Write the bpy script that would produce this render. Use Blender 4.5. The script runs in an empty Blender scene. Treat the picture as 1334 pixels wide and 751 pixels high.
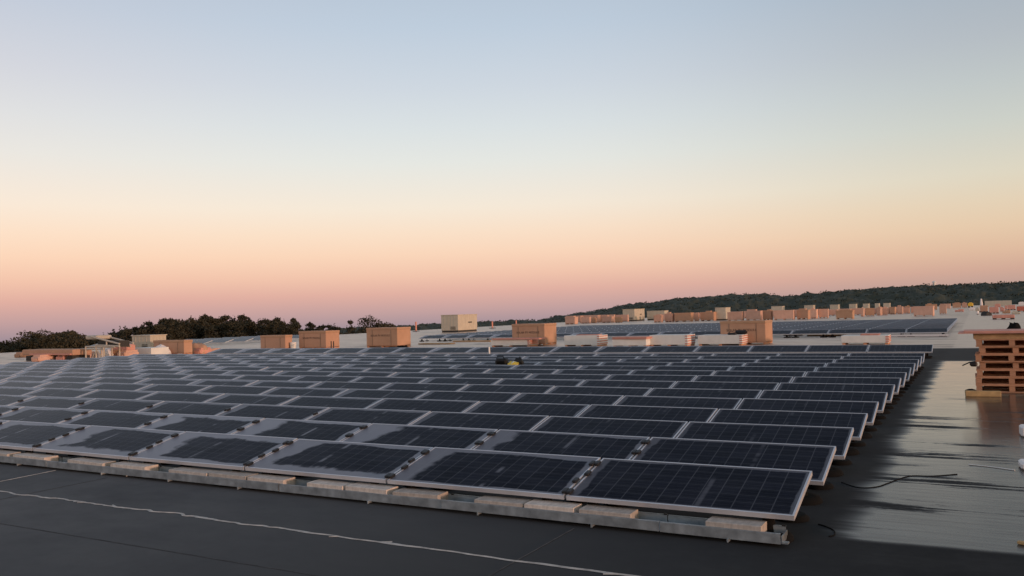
import bpy, bmesh, math, random
import numpy as np
from mathutils import Vector, Matrix, noise as mnoise
random.seed(7)
C = bpy.context.scene.collection
R = math.radians
scene = bpy.context.scene

# ------------------------------------------------------------------ survey of the place
LP = 1.98                       # panel pitch along a row (m)
X0, Y0 = -1.298, 7.6426         # right end / high edge of the front row
PIT, PW, PD = 1.4191, 0.8637, 0.1940   # row pitch, panel depth on plan, rise over that depth
ZLOW = 0.22                     # low edge above the roof
TILT = math.atan2(PD, PW)
SLOPE = math.hypot(PD, PW)
CAMZ = 1.4426 + PD + ZLOW       # eye height above the roof
F, YAW, PITCH, ROLL = 1092.764, -0.50439, 0.029758, -0.028161
W, H = 1334.0, 751.0
cy, sy, cp, sp, cr, sr = math.cos(YAW), math.sin(YAW), math.cos(PITCH), math.sin(PITCH), math.cos(ROLL), math.sin(ROLL)
fv = Vector((sy*cp, cy*cp, sp)); r0 = Vector((cy, -sy, 0)); u0 = r0.cross(fv)
rv = r0*cr + u0*sr; uv = -r0*sr + u0*cr
def ray(px, py): return fv + rv*((px-W/2)/F) - uv*((py-H/2)/F)
def at(px, py, z=0.0):          # where the sight line meets the level z of the roof
    v = ray(px, py); t = (z-CAMZ)/v.z
    return Vector((v.x*t, v.y*t, z))
def onY(px, py, Y):             # where the sight line meets the plane Y
    v = ray(px, py); t = Y/v.y
    return Vector((v.x*t, Y, CAMZ+v.z*t))
def proj(P):
    P = Vector(P)-Vector((0, 0, CAMZ)); d = P.dot(fv)
    return (W/2+F*P.dot(rv)/d, H/2-F*P.dot(uv)/d, d)

# ------------------------------------------------------------------ node helpers
class NT:
    def __init__(s, name):
        s.m = bpy.data.materials.new(name); s.m.use_nodes = True
        s.t = s.m.node_tree; s.n = s.t.nodes; s.b = s.n['Principled BSDF']; s.out = s.n['Material Output']
    def new(s, t, **kw):
        n = s.n.new(t)
        for k, v in kw.items(): setattr(n, k, v)
        return n
    def put(s, sock, v):
        if hasattr(v, 'is_output') or isinstance(v, bpy.types.NodeSocket): s.t.links.new(v, sock)
        elif isinstance(v, (tuple, list)) and sock.type == 'RGBA': sock.default_value = (*v, 1) if len(v) == 3 else v
        else: sock.default_value = v
    def math(s, op, a, b=0.0, c=0.0, clamp=False):
        n = s.new('ShaderNodeMath', operation=op, use_clamp=clamp)
        s.put(n.inputs[0], a); s.put(n.inputs[1], b); s.put(n.inputs[2], c)
        return n.outputs[0]
    def smooth(s, v, a, b, lo=0.0, hi=1.0):
        n = s.new('ShaderNodeMapRange', interpolation_type='SMOOTHSTEP')
        s.put(n.inputs['Value'], v); s.put(n.inputs['From Min'], a); s.put(n.inputs['From Max'], b)
        s.put(n.inputs['To Min'], lo); s.put(n.inputs['To Max'], hi)
        return n.outputs[0]
    def lin(s, v, a, b, lo=0.0, hi=1.0):
        n = s.new('ShaderNodeMapRange')
        for k, x in zip(('Value', 'From Min', 'From Max', 'To Min', 'To Max'), (v, a, b, lo, hi)): s.put(n.inputs[k], x)
        return n.outputs[0]
    def mix(s, f, a, b):
        n = s.new('ShaderNodeMix', data_type='RGBA')
        s.put(n.inputs[0], f); s.put(n.inputs[6], a); s.put(n.inputs[7], b)
        return n.outputs[2]
    def coord(s, kind='Object'): return s.new('ShaderNodeTexCoord').outputs[kind]
    def pos(s): return s.new('ShaderNodeNewGeometry').outputs['Position']
    def xyz(s, v):
        n = s.new('ShaderNodeSeparateXYZ'); s.put(n.inputs[0], v); return n.outputs
    def scale(s, v, sc, loc=(0, 0, 0)):
        n = s.new('ShaderNodeMapping'); s.put(n.inputs[0], v); n.inputs['Scale'].default_value = sc; n.inputs['Location'].default_value = loc
        return n.outputs[0]
    def noise(s, v, sc, det=4.0, rough=.55, w=None):
        n = s.new('ShaderNodeTexNoise', noise_dimensions='4D' if w is not None else '3D')
        s.put(n.inputs['Vector'], v); n.inputs['Scale'].default_value = sc; n.inputs['Detail'].default_value = det; n.inputs['Roughness'].default_value = rough
        if w is not None: s.put(n.inputs['W'], w)
        return n.outputs[0]
    def bump(s, h, st, dist=.01):
        n = s.new('ShaderNodeBump'); n.inputs['Strength'].default_value = st; n.inputs['Distance'].default_value = dist
        s.put(n.inputs['Height'], h); s.put(s.b.inputs['Normal'], n.outputs[0])
    def set(s, col=None, rough=None, metal=None, spec=None, ior=None):
        for k, v in (('Base Color', col), ('Roughness', rough), ('Metallic', metal), ('Specular IOR Level', spec), ('IOR', ior)):
            if v is not None: s.put(s.b.inputs[k], v)
        return s.m

def simple(name, col, rough=.6, metal=0.0, var=.18, sc=6.0, spec=.4, bump=0.0, objvar=0.0):
    t = NT(name); c = t.coord()
    n = t.noise(c, sc, 5, .6)
    f = t.lin(n, .3, .7, 1-var, 1+var)
    if objvar:
        oi = t.new('ShaderNodeObjectInfo').outputs['Random']
        f = t.math('MULTIPLY', f, t.lin(oi, 0, 1, 1-objvar, 1+objvar))
    v = t.new('ShaderNodeVectorMath', operation='SCALE'); v.inputs[0].default_value = col
    t.put(v.inputs['Scale'], f)
    t.set(v.outputs[0], t.lin(n, .3, .7, max(0, rough-.08), min(1, rough+.08)), metal, spec)
    if bump: t.bump(n, bump)
    return t.m

M = {}
M['alu'] = simple('anodised_aluminium', (.62, .62, .645), .42, .45, .08, 3)
M['galv'] = simple('galvanised_steel', (.33, .385, .42), .38, .62, .25, 9)
M['black'] = simple('black_plastic', (.012, .012, .013), .5, 0, .2, 8)
M['rubber'] = simple('black_rubber', (.008, .008, .008), .95, 0, .2, 8, .1)
M['concrete'] = simple('concrete_paver', (.50, .455, .41), .9, 0, .22, 11, .2, .3, .22)
M['white_board'] = simple('white_cardboard', (.66, .66, .63), .8, 0, .07, 3, .2, 0, .05)
M['pipe'] = simple('white_plastic', (.75, .74, .70), .5, 0, .05, 6)
M['tarp'] = simple('white_tarp', (.78, .74, .72), .6, 0, .08, 4)
M['red_strip'] = simple('red_carton_print', (.50, .15, .10), .7, 0, .2, 6)
M['wood'] = simple('pale_timber', (.52, .34, .19), .8, 0, .25, 5, .2)
M['fresh_wood'] = simple('fresh_timber', (.46, .31, .15), .8, 0, .22, 7, .2)
M['red_board'] = simple('reddish_board', (.60, .30, .24), .75, 0, .15, 3, .2)
M['ink'] = simple('brown_print_ink', (.055, .030, .018), .8, 0, .2, 20)
M['unit'] = simple('painted_sheet_metal', (.50, .45, .36), .55, 0, .08, 2, .35, 0, .08)
M['unit_dark'] = simple('dark_louvre', (.035, .033, .03), .7)
M['steel_white'] = simple('cream_painted_steel', (.46, .41, .34), .5, 0, .15, 5)
M['hivis'] = simple('yellow_hivis_cloth', (.85, .62, .10), .75, 0, .12, 9)
M['reflex'] = simple('reflective_tape', (.85, .82, .70), .35, .3, .05, 9)
M['yellow'] = simple('yellow_machine_paint', (.75, .47, .05), .45, 0, .1, 3)
M['bark'] = simple('bark', (.055, .042, .032), .95, 0, .3, 3, .1)
M['blue'] = simple('dull_blue_plastic', (.10, .17, .24), .5)
M['seam'] = simple('white_lap_sealant', (.42, .40, .37), .7, 0, .35, 9)
M['strapc'] = simple('strap_plastic', (.20, .13, .085), .5, 0, .1, 6)
M['tapec'] = simple('parcel_tape', (.40, .25, .15), .35, 0, .1, 6)
M['pale_card'] = simple('sunlit_tint_cardboard', (.56, .355, .275), .85, 0, .1, 2, .2, 0, .18)  # paler, pinker cardboard: sunlight on the far crates put into the colour
M['lap'] = simple('membrane_lap_edge', (.075, .076, .078), .9, 0, .5, 5, .1)
M['pinkpost'] = simple('orange_marker_paint', (.62, .27, .20), .6)
M['membrane_dry'] = simple('membrane_edge', (.04, .042, .045), .8)

def mat_wood():
    t = NT('weathered_pallet_wood'); c = t.coord()
    g = t.noise(t.scale(c, (2, 9, 30)), 2.0, 5, .65)
    oi = t.new('ShaderNodeObjectInfo').outputs['Random']
    col = t.mix(t.lin(g, .3, .7), (.42, .19, .10), (.70, .37, .22))
    col = t.mix(t.lin(oi, 0, 1, 0, .35), col, (.27, .17, .12))
    t.set(col, .8, 0, .25); t.bump(g, .3); return t.m
M['pallet'] = mat_wood()

def mat_card():
    t = NT('brown_cardboard'); c = t.coord()
    n = t.noise(c, 1.6, 4, .6); st = t.noise(t.scale(c, (.5, .5, 26)), 1.5, 2, .5)
    oi = t.new('ShaderNodeObjectInfo').outputs['Random']
    col = t.mix(t.lin(n, .3, .7), (.42, .255, .165), (.51, .32, .21))
    col = t.mix(t.lin(st, .4, .7, 0, .3), col, (.34, .19, .11))
    col = t.mix(t.lin(oi, 0, 1, 0, .35), col, (.52, .30, .23))
    t.set(col, .85, 0, .2); t.bump(st, .15); return t.m
M['card'] = mat_card()

def mat_glass():
    # polycrystalline cells under anti-reflective glass, with a film of dew that has dried off the middle of each panel
    t = NT('solar_cells_with_dew'); c = t.coord(); X, Y, Z = t.xyz(c)
    oi = t.new('ShaderNodeObjectInfo'); rnd = oi.outputs['Random']; wx = t.xyz(oi.outputs['Location'])[0]
    cell = t.math
    fx = t.math('FRACT', t.math('MULTIPLY', t.math('ADD', X, .948), 12/1.896))
    fy = t.math('FRACT', t.math('MULTIPLY', t.math('ADD', Y, .412), 6/.824))
    ex = t.math('ABSOLUTE', t.math('SUBTRACT', fx, .5)); ey = t.math('ABSOLUTE', t.math('SUBTRACT', fy, .5))
    gap = t.math('MAXIMUM', t.math('GREATER_THAN', ex, .472), t.math('MULTIPLY', t.math('GREATER_THAN', ey, .474), .75))
    bus = t.math('LESS_THAN', t.math('ABSOLUTE', t.math('SUBTRACT', t.math('FRACT', t.math('MULTIPLY', fy, 3.0)), .5)), .045)
    vor = t.new('ShaderNodeTexVoronoi'); t.put(vor.inputs['Vector'], c); vor.inputs['Scale'].default_value = 42
    vv = t.xyz(vor.outputs['Color'])[0]
    wn = t.new('ShaderNodeTexWhiteNoise', noise_dimensions='4D')
    cm = t.new('ShaderNodeCombineXYZ')
    t.put(cm.inputs[0], t.math('FLOOR', t.math('MULTIPLY', t.math('ADD', X, .948), 12/1.896))); t.put(cm.inputs[1], t.math('FLOOR', t.math('MULTIPLY', t.math('ADD', Y, .412), 6/.824)))
    t.put(wn.inputs['Vector'], cm.outputs[0]); t.put(wn.inputs['W'], rnd)
    shade = t.math('ADD', t.math('MULTIPLY', vv, .5), t.math('MULTIPLY', wn.outputs['Value'], .6))
    col = t.mix(shade, (.007, .0085, .014), (.014, .0165, .027))
    col = t.mix(t.math('MULTIPLY', bus, .22), col, (.10, .11, .13))
    col = t.mix(t.math('MULTIPLY', gap, .42), col, (.13, .14, .16))
    inside = t.math('MULTIPLY', t.math('LESS_THAN', t.math('ABSOLUTE', X), .948), t.math('LESS_THAN', t.math('ABSOLUTE', Y), .412))
    col = t.mix(inside, (.045, .048, .055), col)
    # dew
    W_ = t.math('MULTIPLY', rnd, 37.0)
    rb = t.math('FRACT', t.math('MULTIPLY', rnd, 7.31)); rc = t.math('FRACT', t.math('MULTIPLY', rnd, 13.77)); rd = t.math('FRACT', t.math('MULTIPLY', rnd, 29.3))
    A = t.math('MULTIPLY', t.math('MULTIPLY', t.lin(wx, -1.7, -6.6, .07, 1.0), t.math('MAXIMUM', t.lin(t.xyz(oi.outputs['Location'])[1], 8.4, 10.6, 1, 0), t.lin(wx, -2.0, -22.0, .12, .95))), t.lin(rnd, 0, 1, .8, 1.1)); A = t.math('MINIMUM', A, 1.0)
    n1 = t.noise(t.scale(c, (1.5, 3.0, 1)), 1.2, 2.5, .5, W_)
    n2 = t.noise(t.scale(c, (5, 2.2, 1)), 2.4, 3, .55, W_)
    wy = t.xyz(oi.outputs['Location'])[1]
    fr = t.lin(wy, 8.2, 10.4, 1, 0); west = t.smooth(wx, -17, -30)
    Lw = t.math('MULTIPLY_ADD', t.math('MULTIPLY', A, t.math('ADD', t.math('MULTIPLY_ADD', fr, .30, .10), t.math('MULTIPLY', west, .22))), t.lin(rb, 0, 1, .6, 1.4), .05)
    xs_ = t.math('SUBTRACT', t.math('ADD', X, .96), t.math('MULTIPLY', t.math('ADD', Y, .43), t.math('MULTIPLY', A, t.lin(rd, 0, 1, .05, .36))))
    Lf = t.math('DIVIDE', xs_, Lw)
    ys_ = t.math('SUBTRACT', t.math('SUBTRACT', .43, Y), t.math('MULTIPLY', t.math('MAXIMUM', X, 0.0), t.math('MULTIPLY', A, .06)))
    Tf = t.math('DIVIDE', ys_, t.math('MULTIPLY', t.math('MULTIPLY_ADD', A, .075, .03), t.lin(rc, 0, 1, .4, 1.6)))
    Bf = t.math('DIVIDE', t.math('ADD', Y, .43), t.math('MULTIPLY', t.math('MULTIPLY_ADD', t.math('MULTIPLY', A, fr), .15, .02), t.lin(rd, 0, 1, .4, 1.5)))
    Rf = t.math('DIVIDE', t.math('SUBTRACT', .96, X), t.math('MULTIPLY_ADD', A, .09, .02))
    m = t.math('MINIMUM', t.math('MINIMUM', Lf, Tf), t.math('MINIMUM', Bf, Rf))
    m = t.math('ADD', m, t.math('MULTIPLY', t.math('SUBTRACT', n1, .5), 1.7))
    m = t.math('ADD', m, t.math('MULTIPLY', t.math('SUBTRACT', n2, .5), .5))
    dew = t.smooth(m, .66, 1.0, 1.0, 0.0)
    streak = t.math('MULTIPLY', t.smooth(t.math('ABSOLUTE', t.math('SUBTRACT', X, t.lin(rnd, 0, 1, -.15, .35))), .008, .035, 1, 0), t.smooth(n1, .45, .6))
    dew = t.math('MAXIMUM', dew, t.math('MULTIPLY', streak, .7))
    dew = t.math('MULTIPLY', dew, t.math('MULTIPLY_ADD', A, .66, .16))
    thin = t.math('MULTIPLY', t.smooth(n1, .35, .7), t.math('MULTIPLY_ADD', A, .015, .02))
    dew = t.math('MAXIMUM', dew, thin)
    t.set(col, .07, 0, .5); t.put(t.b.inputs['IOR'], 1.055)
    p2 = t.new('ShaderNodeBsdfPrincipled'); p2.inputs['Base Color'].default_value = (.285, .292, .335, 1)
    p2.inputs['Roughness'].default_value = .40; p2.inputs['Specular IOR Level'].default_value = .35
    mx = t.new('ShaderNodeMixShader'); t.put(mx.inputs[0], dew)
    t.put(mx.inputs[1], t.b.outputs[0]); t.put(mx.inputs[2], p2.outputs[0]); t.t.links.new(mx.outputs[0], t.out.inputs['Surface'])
    return t.m
M['glass'] = mat_glass()

def mat_roof():
    # black membrane: matt where dry, a film of water along the open lane and over the far field of the roof
    t = NT('wet_roof_membrane'); P = t.pos(); X, Y, Z = t.xyz(P)
    big = t.noise(t.scale(P, (.45, .7, 1)), 1.0, 6, .6)
    fine = t.noise(P, 5.0, 6, .65)
    drag = t.noise(t.scale(P, (.28, 1.7, 1)), 1.0, 5, .6)
    drag2 = t.noise(t.scale(P, (.5, 9.0, 1), (3, 1, 0)), 1.0, 4, .6)
    edge = t.noise(t.scale(P, (1.2, .8, 1), (9, 4, 0)), 1.0, 4, .6)
    # open lane to the right of the array
    wl = t.smooth(t.math('ADD', X, t.math('ADD', t.math('MULTIPLY', t.math('SUBTRACT', drag, .5), .55), t.math('MULTIPLY', t.math('SUBTRACT', drag2, .5), .22))), -1.20, -.84)
    start = t.math('ADD', t.math('MULTIPLY', X, .05), t.math('MULTIPLY', t.math('SUBTRACT', edge, .5), .10))
    wf = t.smooth(t.math('SUBTRACT', Y, start), 7.06, 7.20)
    drag3 = t.noise(t.scale(P, (1.1, 16.0, 1), (5, 8, 0)), 1.0, 5, .7); grit = t.noise(P, 14.0, 4, .7)
    fld = t.math('ADD', t.math('ADD', t.math('MULTIPLY', drag, .46), t.math('MULTIPLY', drag2, .26)), t.math('ADD', t.math('MULTIPLY', drag3, .20), t.math('MULTIPLY', grit, .08)))
    for yc, hw, xm, st in ((8.40, .24, -.50, .085), (9.6, .40, .1, .06), (11.15, .40, 9, .075), (12.35, .22, .2, .10), (14.6, 1.4, -.35, .075), (7.55, .10, -.5, .05)):
        k = t.math('MULTIPLY', t.smooth(t.math('ABSOLUTE', t.math('SUBTRACT', t.math('ADD', Y, t.math('MULTIPLY', edge, .5)), yc+.25)), hw*.35, hw, 1, 0), t.smooth(t.math('ADD', X, t.math('MULTIPLY', drag, .8)), xm+.1, xm+.8, 1, 0))
        fld = t.math('SUBTRACT', fld, t.math('MULTIPLY', k, st))
    wet_lane = t.math('MULTIPLY', t.math('MULTIPLY', wl, wf), t.smooth(fld, .36, .45))
    band = t.math('MULTIPLY', t.smooth(t.math('ADD', Y, t.math('MULTIPLY', drag, .8)), 29.4, 30.0), t.smooth(Y, 36.6, 37.4, 1, 0))
    wet_lane = t.math('MULTIPLY', wet_lane, t.math('SUBTRACT', 1.0, t.math('MULTIPLY', band, .9)))
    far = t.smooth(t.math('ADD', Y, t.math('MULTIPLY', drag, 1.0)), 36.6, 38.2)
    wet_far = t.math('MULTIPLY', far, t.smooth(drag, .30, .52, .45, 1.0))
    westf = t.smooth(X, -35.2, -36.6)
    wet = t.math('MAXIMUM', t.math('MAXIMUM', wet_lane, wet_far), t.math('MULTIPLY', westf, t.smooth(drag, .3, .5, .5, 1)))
    damp = t.smooth(big, .45, .7, 0, .12)
    wet = t.math('MAXIMUM', wet, damp)
    dry = t.mix(t.lin(big, .3, .7), (.030, .031, .032), (.050, .051, .052))
    dew = t.smooth(t.math('ADD', X, t.math('MULTIPLY', t.math('SUBTRACT', big, .5), 5.0)), .5, -8.5)  # dry membrane goes from dark at the right to paler at the left
    dry = t.mix(t.math('MULTIPLY', dew, 1.0), t.mix(t.lin(big, .3, .7), (.013, .014, .015), (.030, .031, .032)), t.mix(t.lin(big, .32, .68), (.080, .082, .086), (.148, .149, .150)))
    dry = t.mix(t.lin(fine, .45, .75, 0, .25), dry, (.060, .061, .062))
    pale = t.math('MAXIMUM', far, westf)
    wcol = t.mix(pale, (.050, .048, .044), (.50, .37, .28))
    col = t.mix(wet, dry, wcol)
    rgh = t.math('ADD', t.lin(drag3, .35, .65, .07, -.03), t.math('MULTIPLY', t.smooth(Y, 15.0, 8.0), .12))
    t.set(col, t.math('ADD', rgh, t.math('MULTIPLY_ADD', wet, t.lin(pale, 0, 1, -.745, -.56), .88)), 0, t.math('MULTIPLY_ADD', wet, .32, .18)); t.put(t.b.inputs['IOR'], 1.36)
    hgt = t.math('ADD', t.math('MULTIPLY', fine, .5), t.math('MULTIPLY', drag2, .8))
    t.bump(hgt, .035, .02)
    return t.m
M['roof'] = mat_roof()

def mat_leaf(name, a, b):
    t = NT(name); oi = t.new('ShaderNodeObjectInfo').outputs['Random']
    n = t.noise(t.pos(), .35, 4, .6); n2 = t.noise(t.pos(), 2.2, 2, .5)
    f = t.math('ADD', t.math('MULTIPLY', t.lin(n, .3, .7), .6), t.math('ADD', t.math('MULTIPLY', oi, .25), t.lin(n2, .3, .7, 0, .25)), clamp=True)
    t.set(t.mix(f, a, b), .8, 0, .15); return t.m
M['conifer'] = mat_leaf('conifer_needles', (.030, .031, .022), (.058, .054, .036))
M['broad'] = mat_leaf('broadleaf_foliage', (.036, .035, .023), (.072, .062, .038))
M['hillleaf'] = mat_leaf('hillside_foliage', (.034, .043, .033), (.062, .066, .046))
M['earth'] = simple('far_grassland', (.075, .070, .045), .95, 0, .3, .01, .1)
M['hill'] = simple('forest_floor', (.035, .036, .024), .95, 0, .3, .02, .1)

# ------------------------------------------------------------------ mesh helpers
class MB:
    def __init__(s): s.v = []; s.f = []; s.sm = []
    def add(s, vs, fs, smooth=False):
        o = len(s.v); s.v += [tuple(x) for x in vs]; s.f += [tuple(i+o for i in q) for q in fs]; s.sm += [smooth]*len(fs); return s
    def box(s, c, d, rz=0.0, rx=0.0, top=1.0):
        x, y, z = d[0]/2, d[1]/2, d[2]/2
        m = Matrix.Rotation(rz, 3, 'Z') @ Matrix.Rotation(rx, 3, 'X'); cc = Vector(c)
        vs = [cc + m @ Vector((a*x*(top if k > 0 else 1), b*y*(top if k > 0 else 1), k*z)) for k in (-1, 1) for a, b in ((-1, -1), (1, -1), (1, 1), (-1, 1))]
        return s.add(vs, [(3, 2, 1, 0), (4, 5, 6, 7), (0, 1, 5, 4), (1, 2, 6, 5), (2, 3, 7, 6), (3, 0, 4, 7)])
    def rbox(s, c, d, e=.02, rz=0.0):     # box with chamfered edges
        x, y, z = d[0]/2, d[1]/2, d[2]/2; m = Matrix.Rotation(rz, 3, 'Z'); cc = Vector(c); rings = []
        for zz, ins in ((-z, e), (-z+e, 0), (z-e, 0), (z, e)):
            a, b = x-ins, y-ins
            rings.append([cc + m @ Vector(p) for p in ((-a+e, -b, zz), (a-e, -b, zz), (a, -b+e, zz), (a, b-e, zz), (a-e, b, zz), (-a+e, b, zz), (-a, b-e, zz), (-a, -b+e, zz))])
        vs = [p for r in rings for p in r]; fs = []
        for k in range(3):
            for i in range(8): j = (i+1) % 8; fs.append((k*8+i, k*8+j, k*8+8+j, k*8+8+i))
        fs += [tuple(range(7, -1, -1)), tuple(range(24, 32))]
        return s.add(vs, fs)
    def tube(s, pts, r, n=8, cap=True):
        pts = [Vector(p) for p in pts]; rr = r if isinstance(r, (list, tuple)) else [r]*len(pts); vs = []; fs = []
        for i, p in enumerate(pts):
            d = (pts[min(i+1, len(pts)-1)]-pts[max(i-1, 0)]).normalized()
            a = d.cross(Vector((0, 0, 1)) if abs(d.z) < .9 else Vector((1, 0, 0))).normalized(); b = d.cross(a)
            vs += [p+(a*math.cos(k*2*math.pi/n)+b*math.sin(k*2*math.pi/n))*rr[i] for k in range(n)]
        for i in range(len(pts)-1):
            for k in range(n): j = (k+1) % n; fs.append((i*n+k, i*n+j, i*n+n+j, i*n+n+k))
        s.add(vs, fs, True)
        if cap: s.add(vs[:n], [tuple(range(n))]); s.add(vs[-n:], [tuple(range(n-1, -1, -1))])
        return s
    def mound(s, c, d, seed=0, n=18, k=7, pw=.8, amp=.25):   # soft heap: dome with folds
        vs = [Vector(c)+Vector((0, 0, d[2]))]; fs = []; c = Vector(c)
        for i in range(1, k+1):
            t = i/k; rr = math.sin(t*math.pi/2)**pw; z = math.cos(t*math.pi/2)
            for j in range(n):
                a = j*2*math.pi/n
                w = 1+amp*mnoise.noise(Vector((math.cos(a)*1.7, math.sin(a)*1.7, t*2+seed*7.3)))
                vs.append(c+Vector((math.cos(a)*rr*d[0]/2*w, math.sin(a)*rr*d[1]/2*w, max(0, z*d[2]*w))))
        for j in range(n): fs.append((0, 1+j, 1+(j+1) % n))
        for i in range(k-1):
            for j in range(n): q = (j+1) % n; a = 1+i*n; fs.append((a+j, a+n+j, a+n+q, a+q))
        return s.add(vs, fs, True)
    def mesh(s, name, mat):
        me = bpy.data.meshes.new(name); me.from_pydata(s.v, [], s.f); me.materials.append(mat)
        me.polygons.foreach_set('use_smooth', s.sm); me.update(); return me
    def build(s, name, mat, parent=None, loc=(0, 0, 0)):
        return link(name, s.mesh(name, mat), parent, loc)
def link(name, data, parent=None, loc=(0, 0, 0)):
    o = bpy.data.objects.new(name, data); C.objects.link(o); o.location = loc
    if parent: o.parent = parent
    return o
def tag(o, label=None, cat=None, group=None, kind=None):
    for k, v in (('label', label), ('category', cat), ('group', group), ('kind', kind)):
        if v: o[k] = v
    return o
def thing(name, label, cat, loc=(0, 0, 0), rz=0.0, group=None):
    o = bpy.data.objects.new(name, None); C.objects.link(o); o.location = loc; o.rotation_euler = (0, 0, rz); o.empty_display_size = .1
    return tag(o, label, cat, group)
ORD = ['zeroth', 'first', 'second', 'third', 'fourth', 'fifth', 'sixth', 'seventh', 'eighth', 'ninth', 'tenth', 'eleventh', 'twelfth', 'thirteenth', 'fourteenth', 'fifteenth', 'sixteenth', 'seventeenth', 'eighteenth', 'nineteenth', 'twentieth', 'twenty-first', 'twenty-second', 'twenty-third', 'twenty-fourth', 'twenty-fifth', 'twenty-sixth', 'twenty-seventh', 'twenty-eighth', 'twenty-ninth', 'thirtieth', 'thirty-first', 'thirty-second', 'thirty-third', 'thirty-fourth', 'thirty-fifth', 'thirty-sixth', 'thirty-seventh', 'thirty-eighth', 'thirty-ninth', 'fortieth']

# ------------------------------------------------------------------ roof and land
RX0, RX1, RY0, RY1 = -62.0, 70.0, -30.0, 322.0
b = MB(); b.box(((RX0+RX1)/2, (RY0+RY1)/2, -.3), (RX1-RX0, RY1-RY0, .6)); b.build('roof', M['roof'])['kind'] = 'structure'
b = MB(); b.box(((RX0+RX1)/2, (RY0+RY1)/2, -8.3), (RX1-RX0-.6, RY1-RY0-.6, 15.39)); o = b.build('warehouse_building', M['unit'])
tag(o, 'long warehouse building whose flat roof carries the solar panels', 'building')
a_, b_ = ray(0, 446), ray(1334, 396); nrm = b_.cross(a_).normalized()
if nrm.z < 0: nrm = -nrm
def landz(x, y): return -13.0-(nrm.x*x+nrm.y*y)/nrm.z
S = 9000.0
b = MB(); b.add([(x, y, landz(x, y)) for x, y in ((-S, -S), (S, -S), (S, S), (-S, S))], [(0, 1, 2, 3)]); b.build('ground', M['earth'])['kind'] = 'structure'

# white lap sealant lines on the membrane
def ribbon(pts, w, z, h):
    b = MB(); vs = []; fs = []
    for i, (x, y) in enumerate(pts):
        ww = w*(.55+.9*abs(mnoise.noise(Vector((x*1.3, 2.2, 0))))+.5*max(0, mnoise.noise(Vector((x*4.1, 7.2, 0)))))
        dx = pts[min(i+1, len(pts)-1)][0]-pts[max(i-1, 0)][0]; dy = pts[min(i+1, len(pts)-1)][1]-pts[max(i-1, 0)][1]
        l = math.hypot(dx, dy); nx, ny = -dy/l*ww/2, dx/l*ww/2
        vs += [(x+nx, y+ny, z), (x, y, z+h), (x-nx, y-ny, z)]
    for i in range(len(pts)-1):
        k = i*3; fs += [(k, k+3, k+4, k+1), (k+1, k+4, k+5, k+2)]
    return b.add(vs, fs)
pts = []
x = -16.0
while x < 3.0:
    wob = .035*mnoise.noise(Vector((x*.8, 0, 3)))+.016*mnoise.noise(Vector((x*4.0, 0, 9)))
    if -9.6 < x < -5.4: wob = wob*2.2+.03*mnoise.noise(Vector((x*9.0, 4, 9)))
    pts.append((x, 5.545+wob+(.04 if x > -2 else 0)*(x+2)/3)); x += .045
b = ribbon(pts, .046, .003, .006)
for k in range(16):
    i = random.randrange(20, len(pts)-40); q_ = pts[i]; l_ = random.uniform(.05, .16); sg = random.choice((-1, 1)); d_ = random.choice((-1, 1))
    sp = ribbon([(q_[0]+d_*l_*j/4, q_[1]+sg*.045*(j/4)**1.5) for j in range(5)], .032, .0034, .005); b.add(sp.v, sp.f)
b.build('roof_seam_sealant', M['seam'])['kind'] = 'structure'
p0, p1 = at(-40, 636), at(72, 613.5)
ribbon([(p0.x+(p1.x-p0.x)*k/40, p0.y+(p1.y-p0.y)*k/40) for k in range(41)], .03, .003, .004).build('roof_seam_sealant', M['seam'])['kind'] = 'structure'
def seam(xa, ya, xb, yb, w, mat, h=.004):
    n = 60; ribbon([(xa+(xb-xa)*k/n+.004*mnoise.noise(Vector((k*.4, xa, 1))), ya+(yb-ya)*k/n+.004*mnoise.noise(Vector((k*.4, ya, 5)))) for k in range(n+1)], w, .003, .0015).build('roof_lap_seam', M[mat])['kind'] = 'structure'
for x in (-9.3, -3.1): seam(x, 3.2, x+.02, 6.55, .016, 'lap')
seam(-14, 4.62, 3, 4.66, .014, 'lap')
# ------------------------------------------------------------------ solar panels
def panel_meshes():
    L, S_, ft, lip = 1.955, SLOPE, .040, .016
    rot = Matrix.Rotation(TILT, 4, 'X'); T = Matrix.Translation((0, 0, ZLOW)) @ rot       # local slope frame: y from 0 (low edge) to S_
    def tr(b): b.v = [tuple(T @ Vector(p)) for p in b.v]; return b
    fr = MB()
    for c, d in (((0, lip/2, -ft/2), (L, lip, ft)), ((0, S_-lip/2, -ft/2), (L, lip, ft)),
                 ((-L/2+lip/2, S_/2, -ft/2), (lip, S_-2*lip, ft)), ((L/2-lip/2, S_/2, -ft/2), (lip, S_-2*lip, ft))): fr.box(c, d)
    frm = tr(fr).mesh('frame', M['alu'])
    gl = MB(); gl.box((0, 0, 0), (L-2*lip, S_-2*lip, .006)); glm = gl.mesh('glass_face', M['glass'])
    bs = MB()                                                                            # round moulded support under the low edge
    bs.tube([(0, 0, 0), (0, 0, .02), (0, 0, .055), (0, 0, .06)], [.19, .19, .16, .12], 16); bs.tube([(0, 0, .06), (0, 0, .175)], [.06, .045], 10)
    bsm = bs.mesh('support_base', M['rubber'])
    ps = MB(); hi = ZLOW+PD-.045
    ps.tube([(0, 0, 0), (0, 0, .02), (0, 0, .045)], [.15, .15, .12], 14); ps.tube([(0, 0, .045), (0, 0, hi)], .022, 8); psm = ps.mesh('rear_post', M['rubber'])
    cl = MB(); cl.rbox((0, 0, .010), (.05, .085, .028), .008); cl.box((0, 0, -.012), (.012, .07, .03)); cl.v = [tuple(rot @ Vector(p)) for p in cl.v]
    return frm, glm, bsm, psm, cl.mesh('clip', M['black'])
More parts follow.
